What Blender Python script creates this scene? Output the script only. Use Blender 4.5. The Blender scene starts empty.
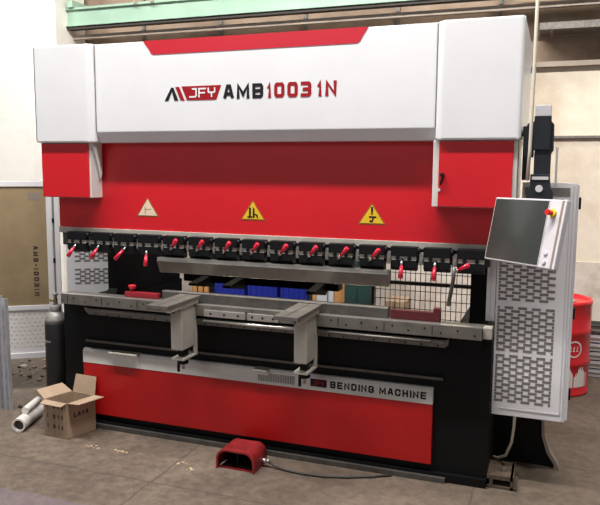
import bpy, bmesh, math, random
from mathutils import Vector, Matrix
random.seed(7)
PI = math.pi
C = bpy.context.scene.collection
sc = bpy.context.scene

# ------------------------------------------------------------------ materials
def principled(name, col, rough=.5, metal=0., var=.0, vscale=4., bump=0., bscale=60., emit=0., coat=0., spec=.5, col2=None):
    m = bpy.data.materials.new(name); m.use_nodes = True
    nt = m.node_tree; b = nt.nodes['Principled BSDF']
    b.inputs['Base Color'].default_value = (*col, 1)
    b.inputs['Roughness'].default_value = rough
    b.inputs['Metallic'].default_value = metal
    b.inputs['Specular IOR Level'].default_value = spec
    if coat: b.inputs['Coat Weight'].default_value = coat; b.inputs['Coat Roughness'].default_value = .15
    tc = nt.nodes.new('ShaderNodeTexCoord')
    if var > 0:
        n = nt.nodes.new('ShaderNodeTexNoise'); n.inputs['Scale'].default_value = vscale
        n.inputs['Detail'].default_value = 6; n.inputs['Roughness'].default_value = .62
        nt.links.new(tc.outputs['Object'], n.inputs['Vector'])
        r = nt.nodes.new('ShaderNodeValToRGB')
        a = col2 if col2 else tuple(c*(1-var) for c in col)
        r.color_ramp.elements[0].position = .34; r.color_ramp.elements[0].color = (*a, 1)
        r.color_ramp.elements[1].position = .62; r.color_ramp.elements[1].color = (*col, 1)
        nt.links.new(n.outputs['Fac'], r.inputs['Fac'])
        nt.links.new(r.outputs['Color'], b.inputs['Base Color'])
    if bump > 0:
        n2 = nt.nodes.new('ShaderNodeTexNoise'); n2.inputs['Scale'].default_value = bscale
        n2.inputs['Detail'].default_value = 4
        nt.links.new(tc.outputs['Object'], n2.inputs['Vector'])
        bp = nt.nodes.new('ShaderNodeBump'); bp.inputs['Strength'].default_value = bump; bp.inputs['Distance'].default_value = .01
        nt.links.new(n2.outputs['Fac'], bp.inputs['Height']); nt.links.new(bp.outputs['Normal'], b.inputs['Normal'])
    return m

M = {}
def mat(k, *a, **kw): M[k] = principled(k, *a, **kw)
mat('white_paint', (.74,.745,.76), .38, var=.05, vscale=2.2, coat=.2)
mat('white_side', (.66,.65,.62), .45, var=.08, vscale=3)
mat('grey_white', (.60,.59,.57), .45, var=.12, vscale=5)
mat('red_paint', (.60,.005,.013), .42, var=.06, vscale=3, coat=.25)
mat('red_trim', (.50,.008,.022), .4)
mat('red_shaded', (.40,.002,.003), .45, var=.12, vscale=2.0)  # darker copy of the red paint: dimmer light low down put into the colour
mat('black_paint', (.005,.0055,.006), .55, var=.3, vscale=5, spec=.18)
mat('black_plastic', (.006,.0065,.008), .5, spec=.2)
mat('black_arm', (.014,.017,.024), .42)
mat('steel', (.20,.185,.165), .45, .5, var=.3, vscale=9, bump=.05)
mat('dark_steel', (.13,.12,.11), .45, .6, var=.35, vscale=12)
mat('bright_steel', (.62,.60,.56), .28, .8, var=.15, vscale=9)
mat('punch_steel', (.22,.205,.185), .34, .75, var=.25, vscale=7)
mat('support_grey', (.47,.44,.385), .5, .1, var=.22, vscale=7)
mat('handle_red', (.62,.012,.04), .35, coat=.3)
mat('guard_paint', (.78,.77,.79), .42, var=.06, vscale=5)
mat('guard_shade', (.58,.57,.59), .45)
mat('slot_dark', (.19,.175,.16), .7)
mat('rust', (.12,.085,.06), .8, .2, var=.5, vscale=14, bump=.3)
mat('cardboard', (.37,.262,.178), .85, var=.22, vscale=6, bump=.05)
mat('cardboard_in', (.30,.185,.105), .9, var=.2, vscale=6)
mat('print_dark', (.05,.03,.03), .8)
mat('ply_board', (.33,.245,.135), .75, var=.4, vscale=2.6, col2=(.245,.175,.095))
mat('cyl_black', (.012,.012,.013), .45, var=.4, vscale=9)
mat('cyl_grey', (.32,.31,.29), .5, .3, var=.4, vscale=12)
mat('brass', (.30,.22,.12), .4, .8)
mat('roll_white', (.66,.62,.58), .5, var=.25, vscale=12)
mat('roll_dark', (.06,.045,.035), .8)
mat('pedal_red', (.27,.015,.018), .5, var=.4, vscale=12)
mat('cable_dark', (.035,.03,.027), .6)
mat('cable_white', (.62,.57,.47), .5)
mat('drum_red', (.66,.012,.022), .35, var=.15, vscale=6, coat=.3)
mat('drum_print', (.75,.68,.66), .5)
mat('profile_grey', (.55,.55,.58), .3, .4, var=.2, vscale=15)
mat('sheet_white', (.62,.63,.66), .45, .3)
mat('text_black', (.010,.010,.013), .6, spec=.2)
mat('text_red', (.30,.004,.010), .6, spec=.25)
mat('warn_yellow', (.78,.50,.015), .5, var=.1, vscale=30)
mat('warn_faded', (.78,.62,.45), .6, var=.1, vscale=30)
mat('warn_edge', (.25,.13,.02), .6)
mat('green_beam', (.36,.52,.40), .6, var=.2, vscale=1.2, col2=(.28,.43,.33))
mat('beam_shadow', (.05,.042,.035), .7)
mat('rail_light', (.40,.33,.27), .6, var=.3, vscale=3)
mat('tray_grey', (.22,.20,.18), .6, .3, var=.4, vscale=30)
mat('blue_crate', (.012,.022,.24), .45)
mat('wood_orange', (.52,.25,.08), .7, var=.2, vscale=10)
mat('rack_dark', (.012,.018,.018), .6)
mat('rack_green', (.012,.04,.035), .6)
mat('mesh_dark', (.05,.05,.05), .5)
mat('yellow_stop', (.75,.60,.02), .4)
mat('stop_red', (.60,.01,.02), .35)
mat('pend_white', (.66,.63,.66), .4, var=.06, vscale=8)
mat('pend_brown', (.27,.21,.18), .5)
mat('die_red', (.28,.008,.018), .5)
mat('die_maroon', (.085,.005,.009), .5)
mat('ceiling_dark', (.10,.09,.08), .9, var=.3, vscale=.6)
mat('scrap', (.55,.42,.25), .8)

# glass of the pendant screen : dark glossy
mat('screen_glass', (.035,.04,.036), .10, spec=.8, coat=.5)

# walls
def wall_mat(name, c1, c2, c3, scale=.8):
    m = bpy.data.materials.new(name); m.use_nodes = True; nt = m.node_tree; b = nt.nodes['Principled BSDF']
    b.inputs['Roughness'].default_value = .85
    g = nt.nodes.new('ShaderNodeNewGeometry')
    n = nt.nodes.new('ShaderNodeTexNoise'); n.inputs['Scale'].default_value = scale; n.inputs['Detail'].default_value = 8; n.inputs['Roughness'].default_value = .65
    nt.links.new(g.outputs['Position'], n.inputs['Vector'])
    r = nt.nodes.new('ShaderNodeValToRGB')
    r.color_ramp.elements[0].position = .30; r.color_ramp.elements[0].color = (*c3, 1)
    r.color_ramp.elements[1].position = .64; r.color_ramp.elements[1].color = (*c1, 1)
    e = r.color_ramp.elements.new(.47); e.color = (*c2, 1)
    nt.links.new(n.outputs['Fac'], r.inputs['Fac']); nt.links.new(r.outputs['Color'], b.inputs['Base Color'])
    bp = nt.nodes.new('ShaderNodeBump'); bp.inputs['Strength'].default_value = .25; bp.inputs['Distance'].default_value = .02
    n2 = nt.nodes.new('ShaderNodeTexNoise'); n2.inputs['Scale'].default_value = 9; n2.inputs['Detail'].default_value = 6
    nt.links.new(g.outputs['Position'], n2.inputs['Vector'])
    nt.links.new(n2.outputs['Fac'], bp.inputs['Height']); nt.links.new(bp.outputs['Normal'], b.inputs['Normal'])
    M[name] = m
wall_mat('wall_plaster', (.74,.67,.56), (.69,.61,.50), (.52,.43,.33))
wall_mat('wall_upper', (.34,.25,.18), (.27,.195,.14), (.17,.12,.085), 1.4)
wall_mat('pillar_white', (.86,.83,.78), (.83,.80,.74), (.74,.70,.63), 1.6)
wall_mat('wall_stone', (.66,.60,.54), (.56,.49,.42), (.36,.29,.23), 3.)

def floor_material():
    m = bpy.data.materials.new('concrete_floor'); m.use_nodes = True; nt = m.node_tree; b = nt.nodes['Principled BSDF']
    L = nt.links.new
    g = nt.nodes.new('ShaderNodeNewGeometry')
    def noise(s, d=6, ro=.6, warp=None):
        n = nt.nodes.new('ShaderNodeTexNoise'); n.inputs['Scale'].default_value = s; n.inputs['Detail'].default_value = d; n.inputs['Roughness'].default_value = ro
        L(g.outputs['Position'], n.inputs['Vector']); return n
    def math_(op, a, bb=None):
        n = nt.nodes.new('ShaderNodeMath'); n.operation = op
        for i, v in enumerate((a, bb)):
            if v is None: continue
            if isinstance(v, (int, float)): n.inputs[i].default_value = v
            else: L(v, n.inputs[i])
        return n.outputs[0]
    n1 = noise(1.1); r1 = nt.nodes.new('ShaderNodeValToRGB')
    r1.color_ramp.elements[0].position = .32; r1.color_ramp.elements[0].color = (.085,.062,.046, 1)
    r1.color_ramp.elements[1].position = .66; r1.color_ramp.elements[1].color = (.165,.130,.101, 1)
    L(n1.outputs['Fac'], r1.inputs['Fac'])
    n2 = noise(14, 8, .7); r2 = nt.nodes.new('ShaderNodeValToRGB')
    r2.color_ramp.elements[0].position = .3; r2.color_ramp.elements[0].color = (.58,.56,.54, 1)
    r2.color_ramp.elements[1].position = .62; r2.color_ramp.elements[1].color = (1.12,1.1,1.08, 1)
    L(n2.outputs['Fac'], r2.inputs['Fac'])
    mx = nt.nodes.new('ShaderNodeMix'); mx.data_type = 'RGBA'; mx.blend_type = 'MULTIPLY'; mx.inputs[0].default_value = 1
    L(r1.outputs['Color'], mx.inputs[6]); L(r2.outputs['Color'], mx.inputs[7])
    # slab joints
    sp = nt.nodes.new('ShaderNodeSeparateXYZ'); L(g.outputs['Position'], sp.inputs[0])
    wob = math_('MULTIPLY', math_('SUBTRACT', noise(5, 3).outputs['Fac'], .5), .05)
    def grid(coord, off, pitch, w):
        v = math_('ADD', math_('SUBTRACT', coord, off - pitch*20), wob)
        f = math_('ABSOLUTE', math_('SUBTRACT', math_('MODULO', v, pitch), pitch/2))
        return math_('LESS_THAN', f, w)
    jx = grid(sp.outputs['X'], 1.15 - .965, 1.93, .007)
    jy = grid(sp.outputs['Y'], -.67 - .60, 1.20, .007)
    j = math_('MAXIMUM', jx, jy)
    jm = math_('MULTIPLY', j, math_('ADD', .25, noise(3, 2).outputs['Fac']))
    mj = nt.nodes.new('ShaderNodeMix'); mj.data_type = 'RGBA'
    L(jm, mj.inputs[0]); L(mx.outputs[2], mj.inputs[6]); mj.inputs[7].default_value = (.075,.058,.048, 1)
    # painted lane at the very front
    lane = math_('LESS_THAN', math_('ADD', sp.outputs['Y'], math_('MULTIPLY', wob, 2.)), -1.06)
    ml = nt.nodes.new('ShaderNodeMix'); ml.data_type = 'RGBA'; L(math_('MULTIPLY', lane, .35), ml.inputs[0])
    L(mj.outputs[2], ml.inputs[6]); ml.inputs[7].default_value = (.17,.14,.19, 1)
    L(ml.outputs[2], b.inputs['Base Color'])
    b.inputs['Roughness'].default_value = .62
    bp = nt.nodes.new('ShaderNodeBump'); bp.inputs['Strength'].default_value = .3; bp.inputs['Distance'].default_value = .01
    L(n2.outputs['Fac'], bp.inputs['Height']); L(bp.outputs['Normal'], b.inputs['Normal'])
    M['floor'] = m
floor_material()

# ------------------------------------------------------------------ mesh helpers
class MB:
    """collects shapes into one mesh"""
    def __init__(s): s.bm = bmesh.new(); s.mats = []
    def mi(s, k):
        if k not in s.mats: s.mats.append(k)
        return s.mats.index(k)
    def _f(s, faces, k):
        if k:
            i = s.mi(k)
            for f in faces: f.material_index = i
    def box(s, a, b, k=None, bev=0, rot=None, piv=None):
        lo = [min(a[i], b[i]) for i in range(3)]; hi = [max(a[i], b[i]) for i in range(3)]
        v = [s.bm.verts.new((x, y, z)) for x in (lo[0], hi[0]) for y in (lo[1], hi[1]) for z in (lo[2], hi[2])]
        q = [(0,1,3,2),(4,6,7,5),(0,4,5,1),(2,3,7,6),(0,2,6,4),(1,5,7,3)]
        fs = [s.bm.faces.new([v[i] for i in t]) for t in q]
        if rot is not None:
            p = Vector(piv) if piv is not None else Vector([(lo[i]+hi[i])/2 for i in range(3)])
            bmesh.ops.rotate(s.bm, verts=v, cent=p, matrix=rot)
        s._f(fs, k)
        if bev:
            es = list({e for f in fs for e in f.edges})
            r = bmesh.ops.bevel(s.bm, geom=es, offset=bev, segments=2, affect='EDGES', profile=.6)
            s._f(r['faces'], k)
        return s
    def prism(s, pts, axis, a, b, k=None, bev=0):
        """pts in the plane normal to axis: x->(y,z)  y->(x,z)  z->(x,y)"""
        def mk(p, t):
            return {'x': (t, p[0], p[1]), 'y': (p[0], t, p[1]), 'z': (p[0], p[1], t)}[axis]
        A = [s.bm.verts.new(mk(p, a)) for p in pts]; B = [s.bm.verts.new(mk(p, b)) for p in pts]
        fs = [s.bm.faces.new(A), s.bm.faces.new(B[::-1])]
        n = len(pts)
        for i in range(n): fs.append(s.bm.faces.new([A[i], B[i], B[(i+1) % n], A[(i+1) % n]]))
        s._f(fs, k)
        bmesh.ops.recalc_face_normals(s.bm, faces=fs)
        if bev:
            es = list({e for f in fs for e in f.edges})
            r = bmesh.ops.bevel(s.bm, geom=es, offset=bev, segments=2, affect='EDGES', profile=.6)
            s._f(r['faces'], k)
        return s
    def cyl(s, p, q, r, k=None, r2=None, seg=20, cap=True):
        p = Vector(p); q = Vector(q); d = q - p; r2 = r if r2 is None else r2
        M4 = Matrix.Translation((p+q)/2) @ d.to_track_quat('Z', 'Y').to_matrix().to_4x4()
        g = bmesh.ops.create_cone(s.bm, cap_ends=cap, segments=seg, radius1=r, radius2=r2, depth=d.length, matrix=M4)
        fs = list({f for v in g['verts'] for f in v.link_faces})
        for f in fs:
            if len(f.verts) == 4: f.smooth = True
        s._f(fs, k); return s
    def tube(s, pts, r, k=None, seg=10):
        pts = [Vector(p) for p in pts]; rings = []
        for i, p in enumerate(pts):
            d = (pts[min(i+1, len(pts)-1)] - pts[max(i-1, 0)]).normalized()
            u = d.cross(Vector((.13,.21,.97))).normalized(); w = d.cross(u)
            rings.append([s.bm.verts.new(p + r*(math.cos(t)*u + math.sin(t)*w)) for t in [2*PI*j/seg for j in range(seg)]])
        fs = []
        for a, b in zip(rings, rings[1:]):
            for j in range(seg):
                f = s.bm.faces.new([a[j], a[(j+1) % seg], b[(j+1) % seg], b[j]]); f.smooth = True; fs.append(f)
        fs += [s.bm.faces.new(rings[0][::-1]), s.bm.faces.new(rings[-1])]
        s._f(fs, k); return s
    def lathe(s, prof, cx, cy, k=None, seg=32):
        rings = []
        for r, z in prof:
            rings.append([s.bm.verts.new((cx + r*math.cos(t), cy + r*math.sin(t), z)) for t in [2*PI*j/seg for j in range(seg)]])
        fs = []
        for a, b in zip(rings, rings[1:]):
            for j in range(seg):
                f = s.bm.faces.new([a[j], a[(j+1) % seg], b[(j+1) % seg], b[j]]); f.smooth = True; fs.append(f)
        fs += [s.bm.faces.new(rings[0][::-1]), s.bm.faces.new(rings[-1])]
        s._f(fs, k); return s
    def build(s, name, k=None, parent=None, mtx=None):
        me = bpy.data.meshes.new(name)
        if mtx is not None: s.bm.transform(mtx)
        if not s.mats: s.mats = [k]
        bmesh.ops.recalc_face_normals(s.bm, faces=s.bm.faces[:]); s.bm.to_mesh(me); s.bm.free()
        for q in s.mats: me.materials.append(M[q])
        return link(name, me, parent)

def link(name, me, parent=None):
    o = bpy.data.objects.new(name, me); C.objects.link(o)
    if parent is not None:
        o.parent = parent
        w = Vector((0,0,0)); p = parent
        m = Matrix.Identity(4)
        chain = []
        while p is not None: chain.append(p); p = p.parent
        for p in reversed(chain): m = m @ p.matrix_basis
        o.matrix_basis = m.inverted()          # meshes are modelled in world space
    return o
def tag(o, label=None, cat=None, group=None, kind=None):
    if label: o['label'] = label
    if cat: o['category'] = cat
    if group: o['group'] = group
    if kind: o['kind'] = kind
    return o
def thing(name, loc, label, cat, group=None):
    o = bpy.data.objects.new(name, None); C.objects.link(o); o.location = loc; o.empty_display_size = .1
    return tag(o, label, cat, group)
def recentre(o):
    """origin of a one-mesh thing to its own base"""
    me = o.data; n = len(me.vertices)
    c = sum((v.co for v in me.vertices), Vector())/n; c.z = min(v.co.z for v in me.vertices)
    me.transform(Matrix.Translation(-c)); o.location = c; return o
GL = {
 'A':[[(0,0),(.36,1),(.64,1),(1,0)],[(.16,.30),(.84,.30)]], 'M':[[(0,0),(0,1),(.5,.2),(1,1),(1,0)]],
 'B':[[(.5,0),(0,0),(0,1),(.86,1),(1,.86),(1,.62),(.9,.5),(1,.38),(1,.14),(.86,0),(.5,0)],[(.1,.5),(.88,.5)]],
 '1':[[(0,.72),(.9,1),(.9,0)]], '0':[[(.5,0),(.14,0),(0,.14),(0,.86),(.14,1),(.86,1),(1,.86),(1,.14),(.86,0),(.5,0)]],
 '3':[[(0,1),(.86,1),(1,.88),(1,.6),(.88,.5),(.25,.5)],[(.88,.5),(1,.4),(1,.12),(.86,0),(0,0)]],
 'N':[[(0,0),(0,1),(1,0),(1,1)]], 'E':[[(1,1),(0,1),(0,0),(1,0)],[(0,.5),(.88,.5)]],
 'D':[[(.5,0),(0,0),(0,1),(.8,1),(1,.82),(1,.18),(.8,0),(.5,0)]], 'I':[[(.5,0),(.5,1)]],
 'G':[[(1,.78),(1,.86),(.86,1),(.14,1),(0,.86),(0,.14),(.14,0),(.86,0),(1,.14),(1,.46),(.55,.46)]],
 'C':[[(1,.72),(1,.86),(.86,1),(.14,1),(0,.86),(0,.14),(.14,0),(.86,0),(1,.14),(1,.28)]],
 'H':[[(0,0),(0,1)],[(1,0),(1,1)],[(0,.5),(1,.5)]], 'L':[[(0,1),(0,0),(1,0)]], 'V':[[(0,1),(.5,0),(1,1)]], '-':[[(0,.45),(1,.45)]],
 'J':[[(.45,1),(1,1),(1,.14),(.86,0),(0,0)]], 'F':[[(0,0),(0,1),(1,1)],[(0,.48),(.85,.48)]],
 'Y':[[(0,1),(0,.6),(.12,.5),(.88,.5),(1,.6),(1,1)],[(.5,.5),(.5,0)]]}
GW = {'1':.42,'I':.22,'M':1.2,'-':.6,' ':.35}
def text_on(name, txt, k, x0, x1, z0, z1, y, parent, t=.2, gap=.22, basis=None, mirror=False):
    """square block lettering filling x0..x1, z0..z1 on a face looking towards -Y (or placed by basis)"""
    tot = sum(GW.get(c, 1) for c in txt) + gap*(len(txt)-1)
    H = z1-z0; U_ = (x1-x0)/tot; th = t*H; me = bpy.data.meshes.new(name); bm = bmesh.new(); cx = x0
    for c in txt:
        w = GW.get(c, 1)*U_
        for li, line in enumerate(GL.get(c, [])):
            P_ = [Vector((cx+th/2+p[0]*(max(w-th, .0001)), z0+th/2+p[1]*(H-th))) for p in line]
            closed = (P_[0]-P_[-1]).length < 1e-6
            if closed: P_ = P_[:-1]
            n = len(P_); A = []
            for i in range(n):
                d1 = (P_[i]-P_[i-1]).normalized() if (i > 0 or closed) else None
                d2 = (P_[(i+1) % n]-P_[i]).normalized() if (i < n-1 or closed) else None
                if d1 is None or d2 is None:
                    d = d1 or d2; p = P_[i] + (d*(th/2) if d2 is None else -d*(th/2))*(1 if abs(d.x) < .01 or abs(d.y) < .01 else .5)
                    nn = Vector((-d.y, d.x))*th/2
                else:
                    p = P_[i]; m_ = (Vector((-d1.y, d1.x)) + Vector((-d2.y, d2.x))).normalized()
                    nn = m_*(th/2)/max(.55, m_.dot(Vector((-d1.y, d1.x))))
                A.append((bm.verts.new((p.x+nn.x, y-.0001*li, p.y+nn.y)), bm.verts.new((p.x-nn.x, y-.0001*li, p.y-nn.y))))
            for i in range(n if closed else n-1):
                a, b_ = A[i], A[(i+1) % n]; bm.faces.new([a[1], b_[1], b_[0], a[0]])
        cx += w + gap*U_
    if mirror:
        for v in bm.verts: v.co.x = x0+x1-v.co.x
    bm.to_mesh(me); bm.free()
    if basis is not None: me.transform(basis)
    me.materials.append(M[k])
    return link(name, me, parent)
def copy_tree(o, parent=None):
    c = o.copy(); C.objects.link(c)
    if parent is not None: c.parent = parent
    for ch in [q for q in o.children]: copy_tree(ch, c)
    return c

# ------------------------------------------------------------------ setting
def struct(o): o['kind'] = 'structure'; return o
struct(MB().box((-7,-7,-.1), (9,3.6,0)).build('floor', 'floor'))
WY = 3.3
b = MB()
b.box((-7,WY,0), (9,WY+.3,1.06), 'wall_stone')
b.box((-7,WY+.02,1.06), (9,WY+.3,3.02), 'wall_plaster')
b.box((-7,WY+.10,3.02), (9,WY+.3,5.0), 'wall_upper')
struct(b.build('wall_back'))
struct(MB().box((-7,WY-.04,3.02), (9,WY+.1,3.07)).build('trim_1', 'rail_light'))
struct(MB().box((-7,WY-.015,2.31), (9,WY+.02,2.335)).build('trim_2', 'tray_grey'))
x = -6.8; nt_ = 3
while x < 8.8:
    struct(MB().box((x,WY+.07,3.07), (x+.035,WY+.10,4.9)).build('trim_%d' % nt_, 'tray_grey')); x += 1.07; nt_ += 1
struct(MB().box((-4.3,2.75,0), (-2.25,WY,5.0)).build('wall_left', 'pillar_white'))

struct(MB().box((-9,-10,7.6), (11,3.6,7.8)).build('ceiling', 'ceiling_dark'))
# crane girder: green I-beam with a thin light rail below it
t = thing('crane_girder', (0,3.0,3.69), 'pale green steel crane girder running along the upper wall', 'beam')
b = MB(); b.box((-2.25,2.96,3.70), (8.8,3.0,3.90)); b.box((-2.25,2.93,3.88), (8.8,3.05,3.905)); b.box((-2.25,2.93,3.688), (8.8,3.05,3.702))
b.build('web', 'green_beam', t)
b = MB(); b.box((-2.25,2.95,3.655), (8.8,3.05,3.690)); b.build('underside_shadow', 'beam_shadow', t)  # dark strip stands in for the shadow line under the girder
for x in (-1.25, -1.02): MB().cyl((x,2.92,3.87), (x,2.92,3.915), .018, seg=10).build('conductor_bracket', 'rail_light', t)
o = tag(MB().box((-2.25,3.06,3.555), (8.8,3.12,3.605)).build('wall_rail', 'rail_light'), 'thin light rail running under the green girder', 'rail')
for x in (-2.2, 3.0, 8.0): MB().box((x,2.9,3.905), (x+.08,3.39,3.985)).build('console', 'green_beam', bpy.data.objects['crane_girder'])
# cable tray on the right part of the wall
t = thing('cable_tray', (5,3.1,3.34), 'grey perforated cable tray on the wall at upper right', 'cable tray')
b = MB(); b.box((3.25,3.05,3.345), (8.5,3.07,3.41)); b.box((3.25,3.07,3.345), (8.5,3.395,3.352)); b.build('tray', 'tray_grey', t)
for i in range(5): MB().box((3.35+i*.8,3.07,3.33), (3.37+i*.8,3.395,3.345)).build('bracket', 'rail_light', t)
# soffit pipe at upper right
o = tag(MB().box((3.0,3.22,3.72), (8.8,3.3,3.76)).build('wall_pipe', 'rail_light'), 'light square pipe on the upper wall right of the hanging cable', 'pipe')

# ------------------------------------------------------------------ press brake
PB = thing('press_brake', (1.55,.4,0), 'large red and white press brake bending machine with black lower body', 'bending machine')
def part(mb, name, k=None, parent=PB, label=None):
    o = mb.build(name, k, parent)
    if label: o['label'] = label
    return o

# C frames
def cframe(x0, x1):
    pts = [(.05,.03),(1.45,.03),(1.45,2.15),(.30,2.15),(.30,1.62),(.45,1.56),(.45,1.0),(.42,.96),(.05,.96)]
    return MB().prism(pts, 'x', x0, x1, 'black_paint')
part(cframe(.06,.15), 'side_frame'); part(cframe(2.965,3.09), 'side_frame')
# lower beam body
b = MB(); b.box((-.055,.03,.0), (3.153,.12,.972), 'black_paint', bev=.006)
b.box((2.9,.12,.03), (3.153,1.4,.95), 'black_paint'); b.box((-.055,.12,.0), (.2,1.4,.95), 'black_paint')
b.box((.05,.0,.0), (3.15,.14,.055), 'black_paint'); b.box((0.2,.6,.03), (2.9,1.4,.62), 'black_paint')
part(b, 'lower_body', label='black lower body')
part(MB().box((.158,.005,.664), (2.865,.03,.682), 'dark_steel', bev=.003), 'body_rib')
part(MB().box((.0,-.022,.0), (2.9,.0,.036), 'dark_steel', bev=.004).box((.0,.0,.0), (2.9,.02,.02), 'dark_steel'), 'base_skirt')
# table bar
b = MB(); b.box((.045,-.12,.972), (3.105,.0,1.05), 'steel', bev=.004); b.box((.05,-.03,.90), (3.10,.04,.975), 'black_paint'); b.box((.05,-.119,1.044), (3.10,-.085,1.0515), 'bright_steel'); b.box((3.105,-.09,.978), (3.158,.0,1.046), 'support_grey', bev=.003)
for i in range(31):
    x = .06 + i*.1
    z = 1.022 if i % 2 else 1.0
    b.cyl((x,-.1215,z), (x,-.119,z), .006, 'black_plastic', seg=10)
    if i % 3 == 0: b.box((x+.045,-.1215,.985), (x+.049,-.119,1.04), 'black_plastic')
for i in range(4):
    for s in (-1, 1):
        b.box((.80+i*.032,-.1215,.985), (.806+i*.032,-.119,1.035), 'black_plastic', rot=Matrix.Rotation(s*.45, 3, 'Y'))
part(b, 'table')
# clamp bars on the table front between the supports
for x0, x1 in ((1.25,1.56), (1.575,1.80)):
    b = MB(); b.box((x0,-.135,.975), (x1,-.12,1.022), 'bright_steel', bev=.003); n = 3
    for i in range(n):
        x = x0 + (i+.5)*(x1-x0)/n; b.cyl((x,-.137,.998), (x,-.134,.998), .008, 'black_plastic', seg=10)
    part(b, 'clamp_bar')
# die
pts = [(-.062,1.05),(-.062,1.112),(-.052,1.118),(-.038,1.118),(-.030,1.108),(-.022,1.118),(-.006,1.118),(.0,1.112),(.0,1.05)]
part(MB().prism(pts, 'x', .88, 2.515, 'dark_steel').box((.88,-.060,1.113), (2.515,-.040,1.1195), 'bright_steel'), 'lower_die')
b = MB(); b.box((.560,-.055,1.05), (.835,-.005,1.088), 'die_red', bev=.005); b.cyl((.61,-.03,1.088), (.61,-.03,1.105), .012, 'die_red'); b.lathe([(.018,1.105),(.024,1.115),(.030,1.128),(.024,1.136),(.010,1.139)], .61, -.03, 'red_trim', 14)
part(b, 'die_block', label='red die block with round knob')
b = MB(); b.box((2.53,-.055,1.05), (2.842,-.005,1.108), 'die_maroon', bev=.004); b.box((2.80,-.056,1.05), (2.842,-.004,1.135), 'die_maroon', bev=.004)
part(b, 'die_block', label='dark red die block')
# linear rail on the front
b = MB(); b.box((.24,-.10,.955), (2.905,.03,.972), 'steel'); b.prism([(.24,.972),(2.905,.972),(2.905,.925),(2.885,.905),(.275,.905),(.24,.935)], 'y', -.10, .03, 'steel', bev=.003)
for i in range(26): b.cyl((.34+i*.1,-.102,.915), (.34+i*.1,-.098,.915), .006, 'black_plastic', seg=8)
rl = part(b, 'guide_rail')
b = MB(); b.box((.27,-.112,.932), (2.88,-.099,.954), 'dark_steel'); b.build('rail_slot', 'dark_steel', rl)
b = MB(); b.cyl((1.24,-.122,.942), (1.955,-.122,.942), .011, 'bright_steel'); b.build('guide_rod', 'bright_steel', rl)
b = MB(); b.cyl((2.14,-.118,.942), (2.80,-.118,.942), .008, 'steel'); b.build('guide_rod', 'steel', rl)

# apron: grey strip over red panel
part(MB().box((.142,-.006,.107), (2.806,.03,.506), 'red_shaded', bev=.004), 'apron_panel', label='plain red lower panel')
b = MB().prism([(-.008,.506),(-.008,.595),(.004,.612),(.03,.612),(.03,.506)], 'x', .142, 2.806, 'grey_white')
for i in range(22): b.box((1.60+i*.0125,-.0105,.528), (1.6065+i*.0125,-.0075,.585), 'slot_dark')
sp = part(b, 'name_strip', label='grey name strip')
text_on('lettering', 'BENDING MACHINE', 'text_black', 2.125, 2.765, .535, .582, -.0095, sp, t=.235, gap=.3)
b = MB(); b.box((1.985,-.0105,.533), (2.10,-.0075,.585), 'text_black'); b.build('logo_plate', 'text_black', sp)
text_on('logo', 'JFY', 'text_red', 2.0, 2.085, .542, .576, -.0118, sp)
for x0, x1, d in ((.40,.64,.10), (1.58,1.68,.035)):
    b = MB(); b.box((x0,-.05,.607), (x1,.03,.616), 'support_grey'); b.box((x0+.02,-.012,.607-d), (x1,-.0085,.607), 'grey_white')
    part(b, 'hook_plate')

# ram
RM = part(MB().box((-.04,.0,1.535), (3.13,.10,2.3), 'red_paint', bev=.004), 'ram', label='red upper ram')
b = MB(); b.box((-.04,-.012,1.495), (3.13,.08,1.538), 'support_grey', bev=.003); b.box((-.03,.02,1.40), (3.12,.07,1.50), 'dark_steel')
part(b, 'tool_holder_beam')
# triangles
def warning(cx, k, picto):
    w, h, z0 = .09, .135, 1.638
    b = MB(); b.prism([(cx-w,z0),(cx+w,z0),(cx,z0+h)], 'y', -.0015, .001, 'warn_edge')
    e = .86
    b.prism([(cx-w*e,z0+.007),(cx+w*e,z0+.007),(cx,z0+.007+h*e)], 'y', -.0028, -.0014, k)
    if picto == 1:
        b.box((cx-.028,-.004,z0+.018), (cx-.014,-.0026,z0+.085), 'text_black'); b.box((cx-.04,-.004,z0+.016), (cx-.004,-.0026,z0+.026), 'text_black')
        b.prism([(cx+.0,z0+.016),(cx+.014,z0+.016),(cx+.013,z0+.075),(cx+.0,z0+.09)], 'y', -.004, -.0026, 'text_black')
        b.prism([(cx+.014,z0+.045),(cx+.035,z0+.038),(cx+.04,z0+.016),(cx+.03,z0+.016),(cx+.024,z0+.032),(cx+.014,z0+.036)], 'y', -.004, -.0026, 'text_black')
    elif picto == 2:
        b.prism([(cx-.006,z0+.11),(cx+.008,z0+.11),(cx+.006,z0+.062),(cx-.004,z0+.062)], 'y', -.004, -.0026, 'text_black')
        b.box((cx-.018,-.004,z0+.042), (cx+.03,-.0026,z0+.052), 'text_black'); b.box((cx-.014,-.004,z0+.014), (cx+.008,-.0026,z0+.026), 'text_black')
        b.prism([(cx+.0,z0+.026),(cx+.01,z0+.026),(cx+.014,z0+.042),(cx+.004,z0+.042)], 'y', -.004, -.0026, 'text_black')
    else:
        b.box((cx-.022,-.0035,z0+.02), (cx-.017,-.0026,z0+.07), 'warn_edge'); b.box((cx-.016,-.0035,z0+.05), (cx+.03,-.0026,z0+.053), 'warn_edge')
    return b
o = warning(.735, 'warn_faded', 0).build('warning_sticker', None, RM); o['label'] = 'faded pale warning triangle'
o = warning(1.559, 'warn_yellow', 1).build('warning_sticker', None, RM); o['label'] = 'yellow warning triangle with hand pictogram'
o = warning(2.385, 'warn_yellow', 2).build('warning_sticker', None, RM); o['label'] = 'yellow warning triangle with exclamation bar'

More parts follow.
